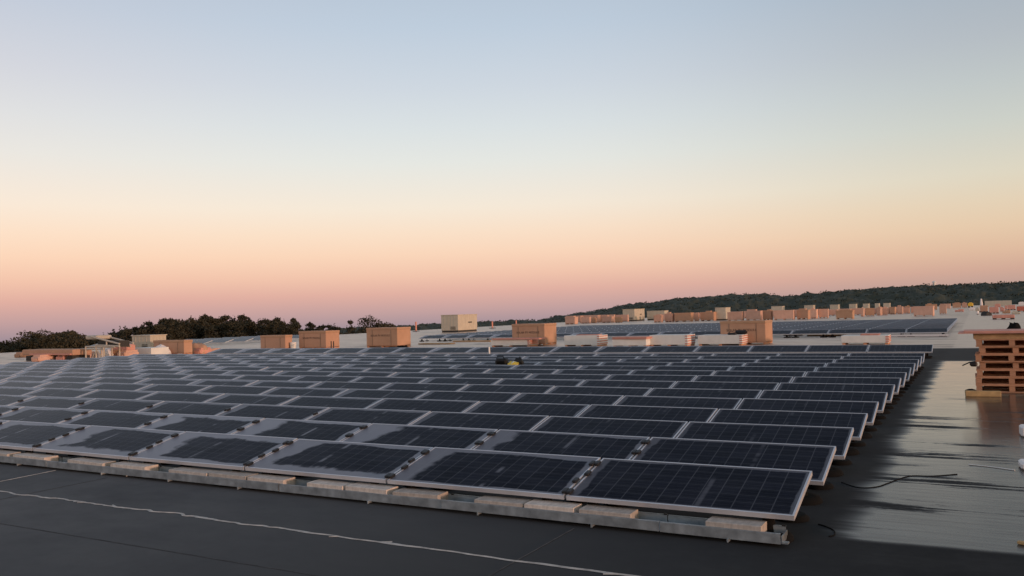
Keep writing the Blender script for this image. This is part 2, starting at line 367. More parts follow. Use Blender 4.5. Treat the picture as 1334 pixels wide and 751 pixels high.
FRM, GLM, BSM, PSM, CLM = panel_meshes()
def slope_pt(x, s, off=0.0): return Vector((x, s*math.cos(TILT)-off*math.sin(TILT), ZLOW+s*math.sin(TILT)+off*math.cos(TILT)))
def panel(x, ylow, label, group, feet=True, clips=()):
    t = thing('solar_panel', label, 'solar panel', (x, ylow, 0), 0, group)
    # each panel sits a little differently in its clamps
    t.rotation_euler = (random.uniform(-.004, .004), random.uniform(-.002, .002), random.uniform(-.0015, .0015))
    link('frame', FRM, t)
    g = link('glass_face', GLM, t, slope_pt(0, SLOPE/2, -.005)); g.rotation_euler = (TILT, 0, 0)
    if feet:
        for s in (-1, 1):
            link('support_base', BSM, t, (s*.76, .10, 0)); link('rear_post', PSM, t, (s*.80, PW-.06, 0))
    for sx, s in clips: link('clip', CLM, t, slope_pt(sx*.968, s, .004))
    return t
GA = 'solar panels of the near array'
NCOL = 17
count = 0
for r in range(15):
    yl = Y0-PW+(16.63 if r == 14 else r)*PIT
    for u in range(NCOL):
        xc = X0-LP*u-LP/2+.012
        q = proj((xc+LP/2, yl+PW, .4))
        if q[0] < -70: continue
        if r > 1 and q[0] < -25: continue
        clips = ()
        if r == 0: clips = [(-1, .07), (-1, .30), (-1, .70)] if u % 2 else [(-1, .07), (-1, .48), (-1, .72)]
        elif r == 1: clips = [(-1, .40), (-1, .70)]
        elif r == 2 and u > 3: clips = [(-1, .55)]
        if clips: clips = list(clips)+[(1, s) for _, s in clips if u > 0]  # clip on both frames of a joint, one standing in for the other's reflection
        rowname = 'front row' if r == 0 else ('rearmost row' if r == 14 else ORD[r+1]+' row')
        colname = 'at the right end' if u == 0 else ORD[u+1]+' from the right end'
        extra = 'dark solar panel' if u < 2 else ('solar panel hazed with dew' if u < 6 else 'dewy solar panel')
        panel(xc, yl, f'{extra}, {colname} of the {rowname}', GA, r < 7 or u == 0 or r == 14, clips); count += 1
# second array, beyond the aisle
Y2 = 49.35; NC2, NR2 = 17, 20
GB = 'solar panels at the front of the second array'
far_f, far_g = MB(), MB()
def add_far(x, yl):
    rot = Matrix.Translation((x, yl, ZLOW)) @ Matrix.Rotation(TILT, 4, 'X')
    o = len(far_f.v)
    for src, dst, off in ((FRM, far_f, None), (GLM, far_g, 1)):
        vs = [v.co for v in src.vertices]
        if off: vs = [rot @ (v+Vector((0, SLOPE/2, -.005))) for v in vs]
        else: vs = [v+Vector((x, yl, 0)) for v in vs]
        dst.add(vs, [tuple(p.vertices) for p in src.polygons])
for r in range(NR2):
    for u in range(NC2):
        xc = -1.35-LP*u-LP/2; yl = Y2+r*PIT
        if r < 2 or (r < 20 and u == 0 and r < 8):
            colname = 'at the right end' if u == 0 else ORD[u+1]+' from the right end'
            panel(xc, yl, f'distant panel {colname} of the second array, {"front row" if r == 0 else ORD[r+1]+" row"}', GB, r == 0); count += 1
        else: add_far(xc, yl)
for r in range(9):                                  # third field, by the left edge of the roof
    for u in range(4): add_far(-52.0-LP*u, 40.0+r*PIT*1.45)
print('panels', count)
far = thing('distant_panel_field', 'mass of dark solar panels filling the rest of the far arrays', 'solar panels'); far['kind'] = 'stuff'
o = far_f.build('frame', M['alu'], far); o['kind'] = 'stuff'
# one glass object for the whole distant field: cells are far below a pixel there
def mat_farglass():
    t = NT('distant_solar_glass'); n = t.noise(t.scale(t.pos(), (.5, .7, 1)), 1.0, 4, .6)
    t.set(t.mix(t.lin(n, .4, .7), (.008, .010, .020), (.03, .034, .048)), t.lin(n, .35, .7, .10, .22), 0, .5); t.put(t.b.inputs['IOR'], 1.10); return t.m
o = far_g.build('glass_face', mat_farglass(), far); o['kind'] = 'stuff'
# tray along the front of the second array
def tray_mesh(L, w=.22, h=.072, z0=.03, th=.004, gaps=()):
    b = MB(); b.box((0, w/2, z0+th/2), (L, w, th)); b.box((0, th/2, z0+th+h/2), (L, th, h)); b.box((0, .0135, z0+h+th*.5+.004), (L, .019, .004))
    b.box((0, w-th/2, z0+th+h*.55), (L, th, h*1.1)); b.box((0, w+.008, z0+h*1.1+th+.003), (L, .012, .004))
    return b
GT = 'galvanised trays along the front of the near array'
YT = 6.63
jx = [at(px, py, .03).x for px, py in ((1018, 709), (858, 694), (583, 660), (366, 640), (199, 620.5), (61.5, 608.5))]
jx += [jx[-1]-2.2, jx[-1]-4.4]
for i in range(len(jx)-1):
    L = jx[i]-jx[i+1]; cx = (jx[i]+jx[i+1])/2
    where = 'at the right end' if i == 0 else ORD[i+1]+' segment from the right end'
    t = thing('ballast_tray', f'galvanised steel ballast tray, {where} of the front line', 'ballast tray', (cx, YT-.006*(i % 2), .004*(i % 2)), 0, GT)
    tray_mesh(L-.006).build('channel', M['galv'], t)
    for k in ((-.31, .22) if i % 2 else (.08,)):
        q = MB(); q.box((k*L, .02, .020), (.022, .05, .016)); q.box((k*L, -.008, .020), (.012, .012, .03)); q.build('bracket', M['galv'], t)
    q = MB(); q.box((L/2-.02, .226, .075), (.03, .012, .10)); q.build('joint_strap', M['black'], t)
    if i == 0:
        q = MB(); q.box((L/2+.006, .11, .062), (.008, .20, .06)); q.box((L/2+.03, .03, .04), (.045, .05, .012)); q.build('end_plate', M['galv'], t)
t = thing('ballast_tray', 'bright metal tray along the right front of the second array', 'ballast tray', (-3.5, Y2-.25, 0), 0)
tray_mesh(4.4).build('channel', M['alu'], t)
# pavers weighing the tray down
spans = [(918, 993), (753, 822), (682, 748), (617, 681), (511, 570), (449, 505), (399, 447), (322, 369), (271, 321), (219, 270), (143, 190), (87, 135), (16, 59), (-38, 11)]
BM = []
for k in range(4):
    q = MB(); q.rbox((0, 0, .056), (1, .195, .112), .006)
    q.v = [(p[0]*(1-.006*k*(p[1] > 0)), p[1], p[2]+.003*mnoise.noise(Vector(p)*9+Vector((k, 0, 0)))) for p in q.v]
    BM.append(q.mesh('ballast_block', M['concrete']))
for i, (a, c) in enumerate(spans):
    xa = onY(a, 690, YT+.02).x; xc = onY(c, 690, YT+.02).x
    py = 600+ (a+c)/2*.085
    xa = onY(a, py, YT+.02).x; xc = onY(c, py, YT+.02).x
    o = link('ballast_block', BM[i % 4], None, ((xa+xc)/2, YT+.115, .036)); o.scale = (abs(xc-xa)-.012, 1, 1.0+random.uniform(-.05, .05)); o.rotation_euler = (0, random.uniform(-.006, .006), random.uniform(-.035, .035))
    wh = 'nearest the right end' if i == 0 else ORD[i+1]+' from the right end'
    tag(o, f'pale concrete block lying in the front tray, {wh}', 'concrete block', 'concrete blocks in the front ballast tray')
# loose clip on the roof by the tray
p = at(168, 622); q = MB(); q.tube([(-.05, 0, .012), (-.01, .01, .03), (.05, .0, .045)], .008); tag(q.build('cable_tie', M['pipe'], None, (p.x, p.y, 0)), 'white plastic tie sticking out under the front tray', 'cable tie')

# ------------------------------------------------------------------ cartons and crates
def place(xL, xJ, xR, yT, yB, wdef=1.13, wl=(.5, 2.3), z0=0.0):
    P = at(xJ, yB, z0); v = ray(xL, yB); L = P.x-v.x/v.y*P.y
    v2 = ray(xR, yB); Wd = wdef
    if xR > xJ+1 and abs(v2.x) > 1e-3:
        Wd = v2.y/v2.x*P.x-P.y
        if not (wl[0] <= Wd <= wl[1]): Wd = wdef
    Hh = onY(xJ, yT, P.y).z-z0
    return P, abs(L), Wd, Hh
def lettering(par, body, size, x, y, z):
    for i, word in enumerate(body.split()):
        cu = bpy.data.curves.new('printed_word', 'FONT'); cu.body = word; cu.size = size; cu.extrude = .001; cu.materials.append(M['ink'])
        tmp = bpy.data.objects.new('lettering_outline', cu); C.objects.link(tmp)
        me = bpy.data.meshes.new_from_object(tmp.evaluated_get(bpy.context.evaluated_depsgraph_get())); bpy.data.objects.remove(tmp)
        o = link('printed_word', me, par, (x, y, z)); o.rotation_euler = (R(90), 0, 0); x += max(v.co.x for v in me.vertices)+size*.35
def crate(d, label, text=None, group='cardboard crates standing behind the near array'):
    P, L, Wd, Hh = place(*d)
    t = thing('cardboard_crate', label, 'crate', P, random.uniform(-.02, .02), group)
    ph = .11
    q = MB()
    for x in (-L+.08, -L/2, -.08): q.box((x, Wd/2, .045), (.10, Wd, .07))
    for y in (.06, Wd/2, Wd-.06): q.box((-L/2, y, .095), (L, .10, .025))
    q.build('pallet_base', M['pallet'], t)
    q = MB(); q.rbox((-L/2, Wd/2, ph+(Hh-ph)/2), (L, Wd, Hh-ph), .02); q.build('carton', M['card'], t)
    q = MB(); q.rbox((-L/2, Wd/2, Hh-.06), (L+.03, Wd+.03, .14), .015); q.build('lid', M['card'], t)
    for k in (.2, .8):
        q = MB(); q.box((-L*k, -.006, Hh*.5+.05), (.03, .006, Hh-.12)); q.box((-L*k, Wd/2, Hh+.0135), (.03, Wd+.03, .005)); q.build('strap', M['strapc'], t)
    q = MB(); q.box((-L*.5, -.0165, Hh-.075), (L*.98, .004, .05)); q.box((.0165, Wd*.5, Hh-.075), (.004, Wd*.98, .05)); q.build('tape', M['tapec'], t)
    if text:
        lettering(t, text, .165, -L*.86, -.004, ph+(Hh-ph)*.52)
    return t
TXT = 'SOLAR PV MODULE'
crate((939, 998, 1007, 418, 449), 'orange brown lettered crate behind the white carton with black items on it', TXT)
crate((667, 710, 725, 422, 450.5), 'lettered brown crate in the middle, behind a low pale pallet with a red top', TXT)
crate((477, 518, 535, 427, 453), 'lettered brown crate with black heap leaning by its right side', TXT)
crate((390, 425, 443, 431.5, 455), 'lettered brown crate right of the small white bucket', TXT)
crate((339, 372, 381, 437, 456.5), 'low plain brown crate left of the small white bucket')
crate((200, 240, 251, 443.5, 463), 'wide orange crate behind the small white tarp heap')
# half height white cartons
def white_carton(d, label, striped=True):
    P, L, Wd, Hh = place(*d)
    t = thing('white_carton', label, 'carton', P, random.uniform(-.015, .015), 'half height white cartons behind the near array')
    q = MB(); q.rbox((-L/2, Wd/2, .08+(Hh-.08)/2), (L, Wd, Hh-.08), .012); q.build('carton', M['white_board'], t)
    q = MB()
    for x in (-L+.1, -L/2, -.1): q.box((x, Wd/2, .035), (.12, Wd-.04, .07))
    q.build('pallet_base', M['pallet'], t)
    if striped:
        n = 4
        for k in range(n):
            z = .14+(Hh-.2)*k/(n-1)
            q = MB(); q.box((.004, Wd/2, z), (.012, Wd*.9, .045)); q.box((-.06, -.004, z), (.14, .010, .04)); q.build('printed_stripe', M['red_strip'], t)
    return t
w1 = white_carton((735, 781, 792, 437, 451.5), 'white carton with red striped end, right of the middle lettered crate')
white_carton((798, 842, 845, 442, 452.5), 'lowest white carton, with flat red boards on top', False)
white_carton((846, 896, 906, 436.5, 451.5), 'white carton between the low one with boards and the one with black items')
w4 = white_carton((909, 967, 976, 436.5, 450.5), 'white carton with black items on top, before the orange brown crate')
white_carton((1096, 1158, 1166, 437, 449), 'white carton at the right, alone before the second array')
white_carton((640, 690, 702, 442.5, 452), 'low pale carton in front of the middle lettered crate')
white_carton((172, 197, 201, 453.5, 466), 'white carton at the left, before the ribbed tan unit', False)
# flat boards on some cartons
def boards(xa, xb, py, Y, z, label, mat='red_board', n=2, dep=.9):
    a = onY(xa, py, Y).x; c = onY(xb, py, Y).x
    t = thing('stacked_boards', label, 'boards', ((a+c)/2, Y+dep/2, z), random.uniform(-.05, .05))
    for k in range(n):
        q = MB(); q.box((random.uniform(-.05, .05), random.uniform(-.04, .04), .016+k*.036), (c-a, dep, .03), random.uniform(-.04, .04)); q.build('board', M[mat], t)
P, L, Wd, Hh = place(798, 842, 845, 442, 452.5); boards(797, 843, 441, P.y-.05, Hh+.004, 'flat red boards lying on the lowest white carton', n=3)
P, L, Wd, Hh = place(640, 690, 702, 442.5, 452); boards(641, 703, 442, P.y-.1, Hh+.004, 'pink red board lying on the low pale carton')
P, L, Wd, Hh = place(735, 781, 792, 437, 451.5); boards(750, 778, 437, P.y+.1, Hh+.004, 'small red board lying on the striped white carton', n=1, dep=.6)
P, L, Wd, Hh = place(1096, 1158, 1166, 437, 449); boards(1122, 1146, 437, P.y+.1, Hh+.004, 'small pink board on the right hand white carton', n=2, dep=.6)
P4, L4, W4, H4 = place(909, 967, 976, 436.5, 450.5)
a = onY(947, 436, P4.y).x; c = onY(958, 436, P4.y).x; e = onY(969, 435, P4.y).x
q = MB(); q.rbox(((a+c)/2, P4.y+.2, H4+.05), (c-a, .3, .09), .03); q.tube([(a+.05, P4.y+.15, H4+.10), ((a+c)/2, P4.y+.12, H4+.18), (c-.05, P4.y+.15, H4+.10)], .012); tag(q.build('tool_pouch', M['black']), 'low black pouch on the white carton, left of the black roll', 'pouch')
q = MB(); q.tube([(c-.08, P4.y+.5, H4+.11), (e, P4.y+.45, H4+.11)], .10, 12); q.tube([(c-.12, P4.y+.5, H4+.11), (e+.05, P4.y+.45, H4+.11)], .04, 8); tag(q.build('film_roll', M['black']), 'black roll lying on the white carton beside a pouch', 'roll')

# far lines of crates
farlist = [(735.5, 749, 752.5, 413, 422.5), (757, 768, 770, 413, 421.5), (771, 776, 778, 415, 421), (783.5, 797, 800, 412.5, 420.5), (801, 809, 811, 413.5, 420.5),
           (852, 862, 865, 411, 420), (866, 876, 878.5, 408.5, 419.5),
           (879, 900, 904, 407.5, 419), (904.5, 910, 912, 408.5, 418.5), (912.5, 930, 933, 406.5, 418), (948, 967, 970, 406.5, 418), (971.5, 991, 993, 405, 417.5), (994, 1005, 1007, 404.5, 417),
           (1008.5, 1034, 1037, 404, 416.5), (1038, 1053, 1055, 403.8, 416), (1055.5, 1064, 1066, 403, 415), (1067, 1079, 1081, 402.5, 414.5), (1089, 1111, 1120, 404.5, 415.5), (1121.5, 1125, 1127, 402, 412.5),
           (1128, 1139, 1141, 401.5, 411.8), (1142, 1147, 1149, 401, 411), (1149.5, 1156, 1158, 400.5, 410.5), (1159, 1166, 1168, 400, 409.5), (1169, 1176, 1178, 399.5, 409), (1179, 1186, 1188, 399, 408.3),
           (1190, 1216, 1223, 398.8, 411.7), (1224, 1233, 1239, 397.5, 409), (1206, 1221, 1223, 396.5, 404), (1225, 1238, 1240, 395.8, 402.5), (1241, 1252, 1253, 395, 401.5), (1253.5, 1260, 1261, 394.7, 401)]
GF = 'cardboard crates in the distant line behind the second array'
for i, d in enumerate(farlist):
    P, L, Wd, Hh = place(*d)
    q = MB(); q.rbox((-L/2, Wd/2, .10+(Hh-.10)/2), (L, Wd, Hh-.10), .03)
    for x in (-L+.1, -L/2, -.1): q.box((x, Wd/2, .05), (.12, Wd-.05, .10))
    q.box((-L/2, Wd/2, Hh-.08), (L+.05, Wd+.05, .16))
    if i % 3 != 1: q.box((-L*(.35+.1*(i % 4)), Wd/2, Hh+.06), (L*(.35+.12*(i % 3)), Wd*.8, .12+.05*(i % 4)), .05)
    P.z = 0; o = q.build('cardboard_crate', M['pale_card' if (i*7) % 5 < 3 else 'card'], None, P); o.rotation_euler.z = ((i*37) % 11-5)*.02
    tag(o, f'distant reddish crate, {ORD[i+1]} from the left in the far line', 'crate', GF)
i = 0; x = 737.0; rng = random.Random(5)
while x < 1188:                                    # the next line behind, closing the gaps
    wpx = 19-(x-737)*.020+rng.uniform(-2.5, 2.5); yb = 421-(x-737)*.0285; dpx = 14.0/1.0*(.62-.0002*(x-737))
    if not (808 < x < 842 or 928 < x+wpx/2 < 953):
        P, L, Wd, Hh = place(x, x+wpx, x+wpx+1.6, yb-dpx-rng.uniform(0, 1.2), yb)
        q = MB(); q.rbox((-L/2, Wd/2, .10+(Hh-.10)/2), (L, Wd, Hh-.10), .03)
        for xx in (-L+.1, -L/2, -.1): q.box((xx, Wd/2, .05), (.12, Wd-.05, .10))
        i += 1; tag(q.build('cardboard_crate', M['pale_card'], None, P), f'faint reddish crate, {ORD[i]} from the left in the line behind the far line', 'crate', 'cardboard crates in the hindmost line')
    x += wpx+2.2
# tan rooftop units
def unit(d, label, far=False, vents=True, group='tan rooftop units'):
    P, L, Wd, Hh = place(*d, wdef=2.0, wl=(1.0, 6.0))
    t = thing('rooftop_unit', label, 'rooftop unit', P, 0, group)
    q = MB(); q.box((-L/2, Wd/2, .09), (L-.1, Wd-.1, .18)); q.build('base_curb', M['unit_dark'], t)
    q = MB(); q.rbox((-L/2, Wd/2, .18+(Hh-.18)/2), (L, Wd, Hh-.18), .02)
    for k in range(1, 5): q.box((-L*k/5, -.006, .2+(Hh-.2)/2), (.03, .016, Hh-.35)); q.box((.006, Wd*k/5, .2+(Hh-.2)/2), (.016, .03, Hh-.35))
    q.build('casing', M['unit'], t)
    q = MB(); q.box((-L/2, Wd/2, Hh+.012), (L+.08, Wd+.08, .05)); q.build('top_cap', M['unit'], t)
    if vents:
        q = MB()
        for k in range(4): q.box((-L*.30, -.012, .30+k*.09), (L*.30, .02, .045))
        q.build('louvre', M['unit_dark'], t)
        q = MB(); q.box((.010, Wd*.62, Hh*.55), (.012, Wd*.2, .12)); q.build('access_handle', M['unit_dark'], t)
    return t
unit((575, 597, 622, 410.5, 433), 'large tan rooftop unit, tallest box left of centre')
unit((811.5, 827, 840, 403, 418.5), 'tan rooftop unit before the left end of the hill')
unit((172, 196, 217, 437.5, 462), 'ribbed tan rooftop unit rising behind the white carton at the left')
unit((843, 866, 871, 405, 417), 'long low brown unit right of the tan one below the hill', vents=False)
unit((932, 946, 952, 401, 417.5), 'tall pale unit rising from the far line of crates', vents=False)
for i, (a, c, yt) in enumerate(((1005, 1020.5, 399.2), (1048, 1060.5, 398), (1081.5, 1093, 397.2), (1106.5, 1116, 396.4), (1124.5, 1132.5, 396), (1140, 1146, 395.6), (1151, 1160, 395.2))):
    unit((a, c-.5, c, yt, 410.5-i*.9), f'pale top of a unit showing above the far crates, {ORD[i+1]} from the left', vents=False, group='pale rooftop units behind the far crates')

# ------------------------------------------------------------------ left side clutter
d = (30, 96, 112, 455.5, 470.5); P, L, Wd, Hh = place(*d, wdef=1.4)
t = thing('carton_stack', 'long low pinkish carton at the far left, on dark timbers', 'carton', P)
q = MB()
for k in range(5): q.box((-L*(.08+.2*k), .5, .13), (.5, 1.0, .26))
q.build('timber_base', M['unit_dark'], t)
q = MB(); q.rbox((-L/2, .5, .29+(Hh-.29)/2), (L, 1.1, Hh-.29), .03); q.build('carton', M['card'], t)
q = MB(); q.box((-L/2+.4, -.12, .36), (L*.8, .10, .07), .0); q.build('edge_board', M['red_board'], t)
# lift trolley
P = at(148, 468.5); Pl = at(112, 470)
t = thing('material_hoist', 'cream metal hoist with sloping arm at the far left', 'hoist', Pl)
Wd = onY(150, 468, Pl.y).x-Pl.x; s = Pl.y/ray(112, 470).y/F*1.0
hz = onY(112, 452, Pl.y).z; ht = onY(120, 439, Pl.y).z; m_ = .045
q = MB()
for x in (0, Wd*.36, Wd*.62): q.tube([(x, 0, 0), (x, 0, hz)], m_); q.tube([(x, .9, 0), (x, .9, hz)], m_)
q.tube([(0, 0, hz), (Wd, 0, hz*.96)], m_); q.tube([(0, .9, hz), (Wd, .9, hz*.96)], m_); q.tube([(Wd*.18, 0, 0), (Wd*.36, 0, hz*.7)], .035); q.tube([(Wd*.62, 0, 0), (Wd*.36, .0, hz*.8)], .035); q.tube([(0, 0, hz*.82), (Wd*.62, 0, hz*.82)], .035); q.tube([(0, 0, .1), (Wd*.62, 0, .1)], .04)
q.build('stand', M['steel_white'], t)
q = MB(); q.rbox((Wd*.18, .45, (hz+ht)/2+.22), (Wd*.40, .9, ht-hz-.3), .05); q.build('motor_box', M['steel_white'], t)
q = MB(); q.tube([(Wd*.2, 0, ht), (Wd*1.15, 0, hz*1.18)], .05); q.tube([(Wd*.2, .8, ht), (Wd*1.15, .8, hz*1.18)], .05); q.tube([(Wd*.35, 0, hz*1.1), (Wd*1.15, 0, hz*1.02)], .05); q.tube([(Wd*.72, 0, hz*1.05), (Wd*.72, 0, hz*1.4)], .04); q.build('arm', M['steel_white'], t)
q = MB(); q.box((Wd*.72, .4, hz*1.20), (Wd*.72, .6, .30)); q.build('load_tray', M['unit_dark'], t)
d = (146, 166, 178, 449, 467.5); P, L, Wd, Hh = place(*d)
t = thing('torn_carton', 'torn pinkish carton slumped between the cream hoist and white carton', 'carton', P, .06)
q = MB(); q.rbox((-L/2, Wd/2, Hh/2), (L, Wd, Hh), .06); q.build('carton', M['red_board'], t)
q = MB(); q.box((-L*.4, -.18, Hh*.45), (L*.6, .03, Hh*.5), .1, .5); q.build('open_flap', M['card'], t)
q = MB(); q.mound((-L*.9, -.4, 0), (.9, .7, .5), 3); q.build('crumpled_wrap', M['tarp'], t)
P = at(210, 463.5); q = MB(); q.mound((0, 0, 0), (1.25, .9, .62), 1, 20, 8, 1.5, .2); tag(q.build('tarp_heap', M['tarp'], None, P), 'small pointed heap of white tarp in front of the wide orange crate', 'tarp')
P = at(257, 461); q = MB(); q.mound((0, 0, 0), (1.6, .8, .55), 2, 18, 7, .7, .4); tag(q.build('cardboard_scraps', M['card'], None, P), 'crumpled orange cardboard right of the wide orange crate', 'cardboard')
P = at(382, 456); t = thing('bucket', 'small white bucket between two brown crates', 'bucket', P)
q = MB(); q.tube([(0, 0, 0), (0, 0, .42)], [.15, .19], 16); q.build('pail', M['pipe'], t)
q = MB(); q.tube([(0, 0, .42), (0, 0, .455)], [.20, .20], 16); q.build('lid', M['tarp'], t)
q = MB(); q.tube([(-.19, -.02, .38), (-.12, -.17, .28), (.12, -.17, .28), (.19, -.02, .38)], .008); q.build('handle', M['galv'], t)
P = at(527, 450); q = MB(); q.mound((0, 0, 0), (.72, .7, .46), 5, 20, 8, .9, .25); tag(q.build('rubble_bag', M['black'], None, P), 'black heaped bag against the right side of a lettered crate', 'bag')
P = at(519, 454.2); q = MB(); q.rbox((0, 0, .05), (1.1, .5, .10), .03); q.rbox((.2, .1, .13), (.5, .35, .06), .02); tag(q.build('folded_mat', M['rubber'], None, P), 'flat black folded mat in front of a lettered crate', 'mat')
P = at(433, 456.5); t = thing('post_stand', 'blue stand holding two short dark posts before a lettered crate', 'stand', P)
q = MB(); q.rbox((0, 0, .06), (.5, .4, .12), .03); q.build('base', M['blue'], t)
for x in (-.08, .10): q = MB(); q.tube([(x, 0, .12), (x, 0, .52)], .03); q.build('post', M['black'], t)
# marker posts far back
for (px, yb, yt, lab) in ((542, 432, 419.5, 'pink marker post left of the large tan unit'), (641.5, 428, 419, 'red marker post right of the large tan unit'), (672.5, 425, 417.5, 'thin red post rising above the middle lettered crate')):
    P = at(px, yb); h_ = onY(px, yt, P.y).z
    t = thing('marker_post', lab, 'post', P)
    q = MB(); q.tube([(0, 0, .05), (0, 0, h_)], .10); q.build('pole', M['pinkpost'], t)
    q = MB(); q.box((0, 0, .03), (.6, .6, .06)); q.build('foot_plate', M['rubber'], t)
# white pipe at the last row
P = onY(637.5, 462.5, 29.6); tz = onY(637.5, 452.3, 29.6).z
t = thing('vent_pipe', 'short white pipe standing between the panels near the last row', 'pipe', (P.x, 29.6, 0))
q = MB(); q.tube([(0, 0, .02), (0, 0, tz)], .035, 12); q.build('pipe', M['pipe'], t)
q = MB(); q.tube([(0, 0, 0), (0, 0, .06)], [.14, .07], 12); q.build('flashing', M['rubber'], t)
# black bag and yellow vest dropped on the panels
P = at(661, 477, .33); row = round((P.y-Y0+PW)/PIT); yb = Y0-PW+row*PIT+.30; zb = ZLOW+.30*math.tan(TILT)
xb = onY(653, 473, yb).x; xv = onY(667, 474, yb).x
t = thing('tool_bag', 'black tool bag lying on a panel beside a yellow vest', 'bag', (xb, yb, zb), .2); t.rotation_euler = (TILT, 0, .15)
q = MB(); q.rbox((0, .08, .13), (.36, .24, .25), .05); q.build('body', M['black'], t)
q = MB(); q.tube([(-.12, .0, .24), (-.09, .0, .33), (.09, .0, .33), (.12, .0, .24)], .015); q.build('handle', M['rubber'], t)
q = MB(); q.rbox((.02, -.05, .09), (.24, .05, .14), .02); q.build('pocket', M['rubber'], t)
t = thing('safety_vest', 'crumpled yellow safety vest lying on a panel beside a black bag', 'vest', (xv, yb-.02, zb)); t.rotation_euler = (TILT, 0, -.1)
q = MB(); q.mound((0, .1, 0), (.36, .30, .13), 4, 24, 8, .6, .45); q.build('cloth', M['hivis'], t)
q = MB(); q.mound((.03, .1, .012), (.13, .26, .134), 4, 20, 8, .6, .35); q.build('reflective_band', M['reflex'], t)
q = MB(); q.mound((.12, .24, .0), (.30, .2, .2), 8, 20, 8, .7, .4); q.build('dark_lining', M['black'], t)

# ------------------------------------------------------------------ pallet stack at the right
PB = at(1271.5, 511.5); px0, py0 = PB.x, PB.y
def pallet_mesh():
    Wx, Dy, h = 1.26, 1.05, .150
    d_ = MB()
    for k in range(7): d_.box((Wx/2, .05+k*(Dy-.1)/6, h-.011), (Wx, .10, .022))
    s_ = MB()                                             # one bearer running front to back
    s_.box((0, Dy/2, .075), (.10, Dy-.01, .104))
    f_ = MB(); f_.box((Wx/2, .055, .011), (Wx, .09, .022)); f_.box((Wx/2, Dy/2, .011), (Wx, .09, .022)); f_.box((Wx/2, Dy-.055, .011), (Wx, .09, .022))
    f_.box((Wx/2, Dy-.03, .063), (Wx-.25, .03, .082))  # back board added to shut the gaps so the stack's inside stays dark
    return [('deck', d_.mesh('deck', M['pallet']), 0)]+[('bearer', s_.mesh('bearer', M['pallet']), x) for x in (.06, Wx/2, Wx-.06)]+[('bottom_deck_with_blocker', f_.mesh('bottom_deck_with_blocker', M['pallet']), 0)]
PM = pallet_mesh(); offs = [.0, .0, .02, .08, .01, .09, .03]
for k in range(7):
    w_ = {0: 'bottom', 6: 'top'}.get(k, ORD[k+1]+' from the bottom')
    t = thing('wooden_pallet', f'orange brown wooden pallet, {w_} of the stack at the right', 'pallet', (px0+offs[k], py0+random.uniform(-.03, .03), .004+k*.1515), random.uniform(-.02, .02), 'wooden pallets stacked at the right')
    for n_, me, x_ in PM: link(n_, me, t, (x_, 0, 0))
zt = .004+7*.1515
t = thing('crate_lid', 'shallow wooden lid on top of the pallet stack', 'lid', (px0+.02, py0, zt+.002), .01)
q = MB(); q.box((.63, .012, .05), (1.3, .02, .10)); q.box((.63, 1.0, .05), (1.3, .02, .10)); q.box((-.01, .5, .05), (.02, .95, .10)); q.build('rim', M['wood'], t)
q = MB(); q.box((.63, .5, .106), (1.32, 1.02, .012)); q.build('top_sheet', M['wood'], t)
t = thing('board_sheet', 'pinkish board sheet overhanging the top of the pallet stack', 'board', (px0-.27, py0-.1, zt+.118), -.01)
q = MB(); q.box((1.1, .6, .012), (2.2, 1.25, .022)); q.build('lower_board', M['red_board'], t)
q = MB(); q.box((1.14, .62, .0365), (2.1, 1.2, .024), .012); q.build('upper_board', M['red_board'], t)
PL = at(1258, 517)
q = MB(); q.rbox((.30, .05, .055), (.60, .10, .11), .008); o = q.build('timber_beam', M['fresh_wood'], None, (PL.x, PL.y, 0)); o.rotation_euler.z = .10
tag(o, 'short pale timber beam lying on the roof against the pallet stack', 'timber')
# straps poking out of the stack
q = MB(); q.tube([(px0+.05, py0+.05, .62), (px0-.10, py0-.02, .60), (px0-.22, py0-.05, .54)], .012); q.rbox((px0-.02, py0-.03, .57), (.14, .1, .10), .03); tag(q.build('strap', M['black']), 'black strap hanging out of the left side of the pallet stack', 'strap')
q = MB(); q.mound((px0-.08, py0+.10, 0), (.22, .22, .06), 6); tag(q.build('rag', M['rubber']), 'dark rag on the roof at the left foot of the pallets', 'rag')
# black bag and things far right
P = at(1320.5, 430.5); q = MB(); q.mound((0, 0, 0), (.66, .6, .40), 9, 22, 8, .7, .5); q.tube([(-.12, -.1, .33), (-.2, -.1, .46), (.02, -.1, .36)], .03); tag(q.build('rubble_bag', M['rubber'], None, P), 'dark lumpy bag on the pale roof above the pallet stack', 'bag')
def far_block(d, label, mat, cat, name, h=None):
    P, L, Wd, Hh = place(*d)
    t = thing(name, label, cat, P)
    q = MB(); q.rbox((-L/2, Wd/2, .1+(Hh-.1)/2), (L, Wd, Hh-.1), .04); q.build('body', M[mat], t)
    q = MB()
    for k in range(3): q.box((-L*(.1+.4*k), Wd/2, .05), (.3, Wd, .10))
    q.build('skids', M['unit_dark'], t); return t
far_block((1277, 1287, 1288, 398, 407), 'red crate beside the white post at the far right', 'card', 'crate', 'cardboard_crate')
far_block((1289, 1301, 1302, 400, 408.5), 'low reddish crate right of the white far post', 'red_board', 'crate', 'cardboard_crate')
far_block((1313, 1323, 1324, 397.5, 404), 'small pink crate near the right border of the far roof', 'red_board', 'crate', 'cardboard_crate')
far_block((1325, 1345, 1346, 399, 406), 'dark red crate cut by the right border', 'red_strip', 'crate', 'cardboard_crate')
far_block((1293, 1322, 1323, 410, 416), 'long flat pinkish stack low on the pale roof', 'red_board', 'stack', 'board_stack')
far_block((1283, 1318, 1319, 391.5, 399), 'long grey unit in front of the hill at the right', 'unit', 'rooftop unit', 'rooftop_unit')
